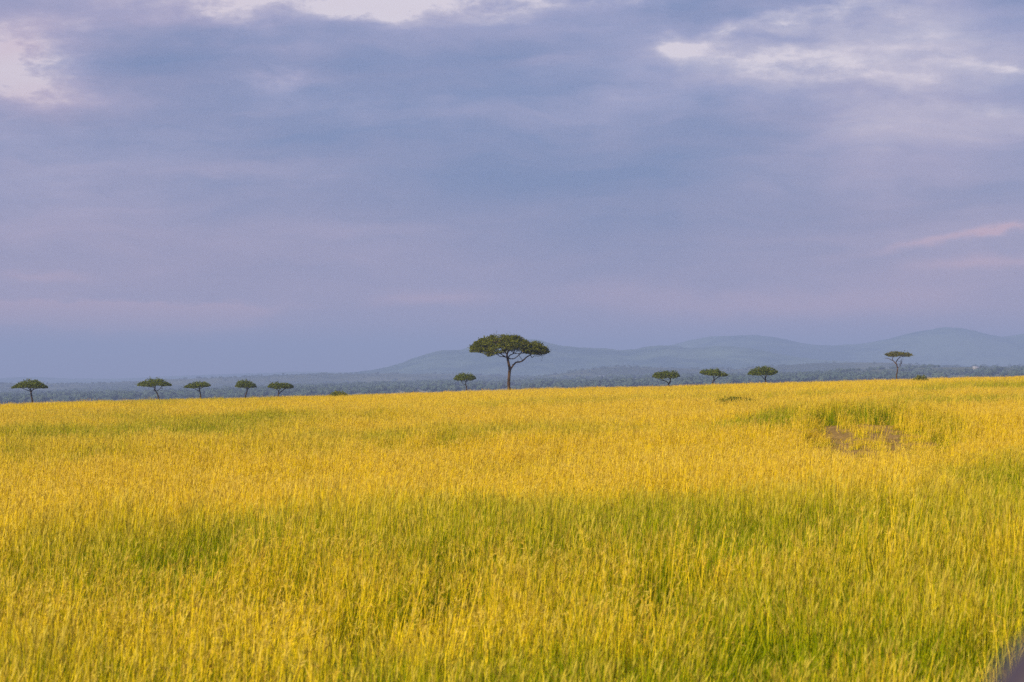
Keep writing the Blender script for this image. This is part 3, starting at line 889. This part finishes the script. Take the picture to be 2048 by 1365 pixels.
acacia('acacia_tree', 'acacia with two close upright stems and a broad full crown', (1530, 764), 552,
       q([(1430, 592, 1.2), (1425, 560, 1.0), (1432, 530, .8), (1430, 490, .5)]),
       [(.2, q([(1425, 575, .8), (1400, 545, .7), (1385, 525, .6), (1340, 510, .35), (1290, 500, .25)]), 4), (-.3, q([(1432, 550, .7), (1440, 520, .6), (1480, 500, .3)]), 4), (.4, q([(1424, 540, .6), (1415, 515, .4), (1400, 480, .3)]), 3)],
       q([(1226, 495), (1250, 465), (1310, 435), (1380, 422), (1450, 420), (1500, 438), (1550, 460), (1570, 470)]),
       q([(1226, 510), (1290, 518), (1360, 522), (1420, 515), (1480, 518), (1530, 512), (1570, 476)]), 5600, .125, seed=29, clump=.455, **A)
q = lambda l: conv(l, 5.02, 1640, 640)
A2 = dict(A); A2['mat'] = M['leaves_dry']; A2['bark'] = M['bark']
acacia('acacia_tree', 'rightmost acacia, tall and nearly bare, with a thin ragged crown', (1793, 753), 560,
       q([(768, 566, 1.5), (775, 530, 1.3), (778, 490, 1.25), (772, 455, 1.2), (762, 430, 1.1), (775, 405, .9), (800, 375, .6), (815, 345, .4)]),
       [(.1, q([(768, 445, 1.0), (748, 425, .9), (728, 400, .7), (735, 375, .5), (745, 345, .3)]), 3), (.15, q([(735, 412, .7), (710, 400, .6), (690, 390, .5), (665, 385, .4), (655, 392, .25)]), 2),
        (-.3, q([(775, 410, .7), (790, 385, .6), (830, 365, .4), (870, 355, .3)]), 4), (.2, q([(775, 490, .5), (800, 470, .4), (815, 445, .3), (830, 430, .2)]), 2), (-.2, q([(800, 468, .35), (802, 440, .3), (806, 415, .2)]), 2)],
       q([(655, 345), (690, 328), (730, 315), (770, 318), (800, 325), (850, 325), (900, 332), (925, 345)]),
       q([(655, 352), (690, 372), (740, 378), (800, 360), (840, 372), (890, 372), (925, 352)]), 2300, .13, seed=30, clump=.47, fuzz=1.4, **A2)

# ------------------------------------------------------------------ shrubs
def shrub(label, px, py, d, wpx, hpx, n, leaf, mat, seed, lumps=5, depth=.6, bottom=.3, stems=True):
    rg = np.random.default_rng(seed)
    m = d/FPX; x0 = at_px(px, d); gz = float(ground(x0, d))
    ztop = CAM_H+(EYE_Y-py)/FPX*d - gz
    t = empty('shrub', (x0, d, gz)); tag(t, label, 'shrub')
    w = wpx*m/2
    pos = []
    for l in range(lumps):
        a = -0.8+1.6*l/(max(lumps-1, 1)) if lumps > 1 else 0
        cw = w*(.42 if lumps > 1 else 1)*rg.uniform(.8, 1.2)
        hh = ztop*(1-.30*a*a)*rg.uniform(.86, 1.0)
        k = n//lumps
        v = rg.normal(0, 1, (k, 3)); v /= np.linalg.norm(v, axis=1, keepdims=True); v *= (rg.uniform(.35, 1, k)**.5)[:, None]
        c = np.array([a*w*.75, rg.normal(0, .2)*w*depth, hh*.5])
        pos.append(c + v*np.array([cw, cw*depth*1.3, hh*.52]))
    pos = np.vstack(pos); pos[:, 2] = np.abs(pos[:, 2]-.05)+.05
    V, F = leaf_cloud(pos, np.full(len(pos), leaf), rg, .2)
    r = np.clip(rg.normal(.5, .28, len(pos)), 0, 1); k = (rg.uniform(0, 1, len(pos)) < .15)*.6
    mesh_obj('foliage', V, F, mat, t, tint=np.repeat(np.stack([r*0, r, k], -1), 4, 0))
    Vs, Fs = [], []
    for i in range(9):
        a = rg.uniform(-.7, .7)*w
        v, f, _ = tube([(a*.5, rg.normal(0, .1), -.1), (a*.8, rg.normal(0, .1), ztop*.4), (a, rg.normal(0, .2), ztop*.8)], [.03, .02, .01], 5)
        b = len(Vs); Vs += v; Fs += [tuple(i_+b for i_ in qq) for qq in f]
    mesh_obj('stem', Vs, np.array(Fs), M['bark_small'], t)
shrub('low rounded dark shrub on the ridge left of the small crooked acacia', 678, 779.5, 470, 38, 8, 3200, .10, M['shrub'], 41)
shrub('low green shrub on the ridge right of the bare acacia', 1842, 748, 430, 34, 6, 2400, .09, M['shrub'], 42)
dm = sight(1478, 805, .75)
shrub('long low green shrub patch in the grass left of the earth track', 1478, 791.5, dm, 122, 10, 11000, .055, M['shrub'], 43, 11, .40)
shrub('tiny brown dry shrub on the ridge right of the forked acacia', 570, 790.5, 440, 12, 4, 600, .07, M['shrub_brown'], 44, 3)
shrub('tiny brown dry shrub on the ridge under the flat crowned acacia', 534, 793, 430, 9, 3, 450, .07, M['shrub_brown'], 45, 2)

# ------------------------------------------------------------------ vehicle mirror at the lower right corner, out of focus
def build_mirror():
    bm_mat = mat_plain('dark_plastic', (.030, .022, .034), (.042, .032, .046), 6, .45)
    dist = 1.3
    cx = at_px(2075, dist)+.066; cz = CAM_H + (EYE_Y-1400)/FPX*dist - .030
    t = empty('car_mirror', (cx, dist, cz - .07)); tag(t, 'blurred dark car mirror poking into the lower right corner', 'car mirror')
    us = 28; vs = 18; V, F = [], []
    for i in range(vs+1):
        ph = -math.pi/2+math.pi*i/vs
        for j in range(us):
            th = 2*math.pi*j/us
            f = lambda c, e: math.copysign(abs(c)**e, c)
            V.append((.092*f(math.cos(ph), .6)*f(math.cos(th), .7), .045*f(math.cos(ph), .6)*f(math.sin(th), .7), .068*f(math.sin(ph), .7)+.07))
    for i in range(vs):
        for j in range(us):
            F.append((i*us+j, i*us+(j+1) % us, (i+1)*us+(j+1) % us, (i+1)*us+j))
    mesh_obj('housing', V, np.array(F), bm_mat, t, smooth=True)
    gl = mat_plain('mirror_glass', (.5, .5, .52), (.55, .55, .56), 3, .05)
    V = []; k = 24
    for yy in (-.047, -.0440):
        for j in range(k):
            th = 2*math.pi*j/k
            f = lambda c, e: math.copysign(abs(c)**e, c)
            V.append((.075*f(math.cos(th), .6), yy, .07+.05*f(math.sin(th), .6)))
    F = [np.array([list(range(k))]), np.array([[j, (j+1) % k, k+(j+1) % k, k+j] for j in range(k)])]
    mesh_obj('mirror_glass', V, F, gl, t)
    v, f, _ = tube([(.05, .01, .03), (.09, .01, -.05), (.14, .0, -.14), (.16, -.02, -.30)], [.016, .015, .016, .02], 10)
    mesh_obj('bracket', v, np.array(f), bm_mat, t, smooth=True)
build_mirror()

# ------------------------------------------------------------------ haze
def build_haze():
    m = bpy.data.materials.new('haze_air'); m.use_nodes = True
    nt = m.node_tree; nt.nodes.clear(); out = nt.nodes.new('ShaderNodeOutputMaterial')
    pv = nt.nodes.new('ShaderNodeVolumePrincipled')
    pv.inputs['Color'].default_value = (.375, .495, .83, 1)
    pv.inputs['Density'].default_value = HAZE
    nt.links.new(pv.outputs[0], out.inputs['Volume'])
    a, lo, hi = 25500, -110, 238
    V = [(-a, -a, lo), (a, -a, lo), (a, a, lo), (-a, a, lo), (-a, -a, hi), (a, -a, hi), (a, a, hi), (-a, a, hi)]
    F = np.array([(0, 3, 2, 1), (4, 5, 6, 7), (0, 1, 5, 4), (1, 2, 6, 5), (2, 3, 7, 6), (3, 0, 4, 7)])
    o = mesh_obj('haze', V, F, m)
    tag(o, 'pale blue haze hanging over the valley and mountains', 'haze', kind='stuff')
HAZE = 1.34e-4
build_haze()

# ------------------------------------------------------------------ sky
def build_world():
    w = bpy.data.worlds.new('World'); C.world = w; w.use_nodes = True
    nt = w.node_tree; nt.nodes.clear(); S.nt = nt
    out = nt.nodes.new('ShaderNodeOutputWorld'); bg = nt.nodes.new('ShaderNodeBackground')
    nt.links.new(bg.outputs[0], out.inputs[0]); STR = .10; bg.inputs[1].default_value = STR
    sky = nt.nodes.new('ShaderNodeTexSky'); sky.sky_type = 'NISHITA'; sky.sun_disc = False
    sky.sun_elevation = R(SUN_EL); sky.sun_rotation = R(SUN_AZ); sky.air_density = 1.0; sky.dust_density = 1.5
    tc = nt.nodes.new('ShaderNodeTexCoord'); sp = nt.nodes.new('ShaderNodeSeparateXYZ')
    nt.links.new(tc.outputs['Generated'], sp.inputs[0])
    x, y, z = [S(o) for o in sp.outputs]
    az = S.op('ARCTAN2', x, y); el = S.op('ARCSINE', z)
    U0 = az*FPX+CX; V0 = EYE_Y-el*FPX                       # bearing and height in the units of the survey above
    wn = nz(vec(U0/420, V0/170), 1, 5, .55); wn2 = nz(vec(U0/420+7.3, V0/170+3.1), 1, 5, .55)
    wf = nz(vec(U0/90+3.3, V0/45+1.1), 1, 5, .6); wf2 = nz(vec(U0/90+9.3, V0/45+5.1), 1, 5, .6)
    U = U0 + (wn-.5)*300 + (wf-.5)*70; V = V0 + (wn2-.5)*95 + (wf2-.5)*34
    # fine streaks
    f1 = nz(vec(U0/520, V0/150 + (wn-.5)*1.2), 1, 8, .56)
    f2 = nz(vec(U0/150, V0/60 + (wn2-.5)*1.6), 1, 7, .6)
    B = .30 + (f1-.5)*.85 + (f2-.5)*.26
    f4 = nz(vec(U0/760+4.0, V0/62 + (wn-.5)*2.2 + U0/2600), 1, 7, .55)
    f5 = nz(vec(U0/210+9.0, V0/26 + (wn2-.5)*2.4), 1, 6, .6)
    B = B + (f4-.5)*.30 + (f5-.5)*.14 + .02
    Pk = (f1-.5)*.35 + (f4-.5)*.35 + .07
    def blob(u, v, su, sv, rot=0.0, soft=True):
        c, s = math.cos(R(rot)), math.sin(R(rot))
        du = U-u; dv = V-v
        a = (du*c+dv*s)/su; b = (dv*c-du*s)/sv
        e = S.op('POWER', 2.71828, (a*a+b*b)*-1.0)
        return e
    bright = [(30, 135, 120, 66, 0, .62), (90, 190, 170, 24, 5, .25), (20, 60, 160, 30, 0, .15), (700, -20, 340, 56, 0, .62), (735, 28, 75, 34, 0, .36), (1020, 20, 120, 40, 0, .22),
              (540, 162, 62, 22, 0, .30), (600, 190, 260, 40, 5, .10), (1370, 98, 40, 26, 15, .22), (1530, 118, 210, 28, 6, .15), (1640, 150, 220, 26, 8, .18),
              (1490, 62, 55, 18, -15, .24), (1600, 38, 140, 26, -14, .24), (1760, 40, 200, 60, 0, .20), (1900, 140, 300, 50, 3, .14), (1850, 250, 240, 40, -3, .10),
              (1980, 228, 140, 16, -3, .10), (2000, 145, 80, 14, 3, .2), (1250, 15, 130, 26, 0, .22), (430, 52, 70, 20, 10, .22), (360, 30, 300, 60, 0, .14),
              (150, 370, 300, 60, 0, .10), (1500, 190, 300, 60, 5, .12), (150, 270, 300, 60, 0, .08),
              (60, 507, 60, 14, 0, .12), (500, 20, 120, 25, 0, .14)]
    G = 0.0
    for (u, v, su, sv, ro, amp) in bright: G = blob(u, v, su, sv, ro)*(amp*1.35) + G
    f3 = nz(vec(U0/95, V0/42 + (wn-.5)*2.0), 1, 8, .62)
    G = G*(1 + (f2-.5)*2.0 + (f3-.5)*2.6)
    B = B + G.smooth(.0, 1.1)*.64 + G*.20
    wide = [(1850, 262, 260, 44, -3, .25), (1500, 150, 230, 46, 5, .12), (60, 150, 150, 70, 0, .12), (1900, 130, 320, 70, 3, .17), (200, 360, 420, 130, 0, .10), (120, 500, 350, 80, 0, .06), (1750, 320, 420, 120, 0, .16), (1650, 150, 420, 80, 4, .18), (1900, 60, 300, 90, 0, .12), (300, 20, 420, 60, 0, .20), (640, 215, 330, 34, 3, .12), (1150, 60, 260, 60, 0, .10)]
    for (u, v, su, sv, ro, amp) in wide: B = B + blob(u, v, su, sv, ro)*amp
    dark = [(330, 150, 150, 45, 10, .28), (1000, 130, 200, 40, -5, .10), (850, 300, 420, 80, 0, .15), (1400, 300, 330, 80, -8, .18), (1150, 420, 560, 90, 0, .19), (500, 130, 260, 40, 6, .14), (1750, 200, 230, 14, 6, .10),
            (1360, 25, 110, 30, 0, .14), (1560, 92, 110, 12, 6, .12), (230, 245, 300, 22, 0, .10), (2020, 15, 60, 20, 0, .2), (1700, 430, 300, 40, 0, .10)]
    for (u, v, su, sv, ro, amp) in dark: B = B - blob(u, v, su, sv, ro)*(amp*1.2)
    pink = [(190, 636, 200, 17, 0, 3.4), (430, 612, 130, 14, -4, 1.1), (100, 565, 90, 9, 0, .25), (1900, 482, 150, 10, -11, .50), (2030, 460, 60, 10, -11, .6), (1960, 538, 120, 16, -6, .42), (1560, 612, 330, 26, 2, .38),
            (830, 598, 90, 14, 0, .35), (1250, 610, 180, 25, 0, .18), (1900, 620, 300, 60, 0, .2), (250, 480, 420, 200, 0, .16), (1800, 330, 380, 180, 0, .2), (300, 30, 350, 60, 0, .2), (1250, 330, 500, 120, 0, -.08), (100, 200, 180, 40, 0, .3), (30, 100, 90, 60, 0, .35), (150, 720, 500, 60, 0, .25)]
    for (u, v, su, sv, ro, amp) in pink:
        bl = blob(u, v, su, sv, ro)*amp
        Pk = Pk + bl*1.15
        if sv < 30: B = B + bl*.42
    # towards the horizon the cloud sheet turns smooth and lilac
    low = V0.smooth(330, 740)
    B = B*(1-low*.55) + low*.17
    Pk = Pk + low*.50
    ramp = nt.nodes.new('ShaderNodeValToRGB'); cr_ = ramp.color_ramp
    stops = [(0.0, (113, 133, 184)), (.25, (128, 142, 190)), (.5, (158, 162, 204)), (.75, (194, 191, 218)), (1.0, (242, 232, 242))]
    while len(cr_.elements) < len(stops): cr_.elements.new(.5)
    for e, (p, c) in zip(cr_.elements, stops):
        e.position = p; e.color = (*lin(*c), 1)
    nt.links.new(B.clamp().s, ramp.inputs[0])
    col = mixc((Pk*.9).clamp(), ramp.outputs[0], lin(224, 184, 202))
    g = nt.nodes.new('ShaderNodeVectorMath'); g.operation = 'SCALE'; nt.links.new(col, g.inputs[0]); g.inputs[3].default_value = CLOUD/STR
    fin = mixc(.90, sky.outputs[0], g.outputs[0])
    nt.links.new(fin, bg.inputs[0])
    w.cycles.sampling_method = 'MANUAL'; w.cycles.sample_map_resolution = 1024
CLOUD = .595
build_world()

# ------------------------------------------------------------------ sun, camera, render settings
sl = bpy.data.lights.new('sun', 'SUN'); sl.energy = 5.0; sl.angle = R(.8); sl.color = (1, .87, .65)
so = link(bpy.data.objects.new('sun', sl))
sd = Vector((math.sin(R(SUN_AZ))*math.cos(R(SUN_EL)), math.cos(R(SUN_AZ))*math.cos(R(SUN_EL)), math.sin(R(SUN_EL))))
so.rotation_euler = sd.to_track_quat('Z', 'Y').to_euler(); so.location = (-60, -80, 60)

cam = bpy.data.cameras.new('camera'); co = link(bpy.data.objects.new('camera', cam))
cam.lens = 100; cam.sensor_width = 36; cam.clip_start = .1; cam.clip_end = 60000
co.location = (0, 0, CAM_H + float(ground(0, 0)))
co.rotation_euler = (R(90)+math.atan((EYE_Y-682.5)/FPX), 0, 0)
cam.dof.use_dof = True; cam.dof.focus_distance = 260; cam.dof.aperture_fstop = 6.3
C.camera = co

C.view_settings.view_transform = 'Standard'; C.view_settings.look = 'None'
C.view_settings.exposure = .6; C.view_settings.gamma = 1
cy = C.cycles
cy.max_bounces = 6; cy.diffuse_bounces = 3; cy.transmission_bounces = 4; cy.volume_bounces = 0; cy.transparent_max_bounces = 4
cy.use_adaptive_sampling = False; cy.use_denoising = False; cy.denoiser = 'OPENIMAGEDENOISE'; cy.denoising_input_passes = 'RGB_ALBEDO_NORMAL'
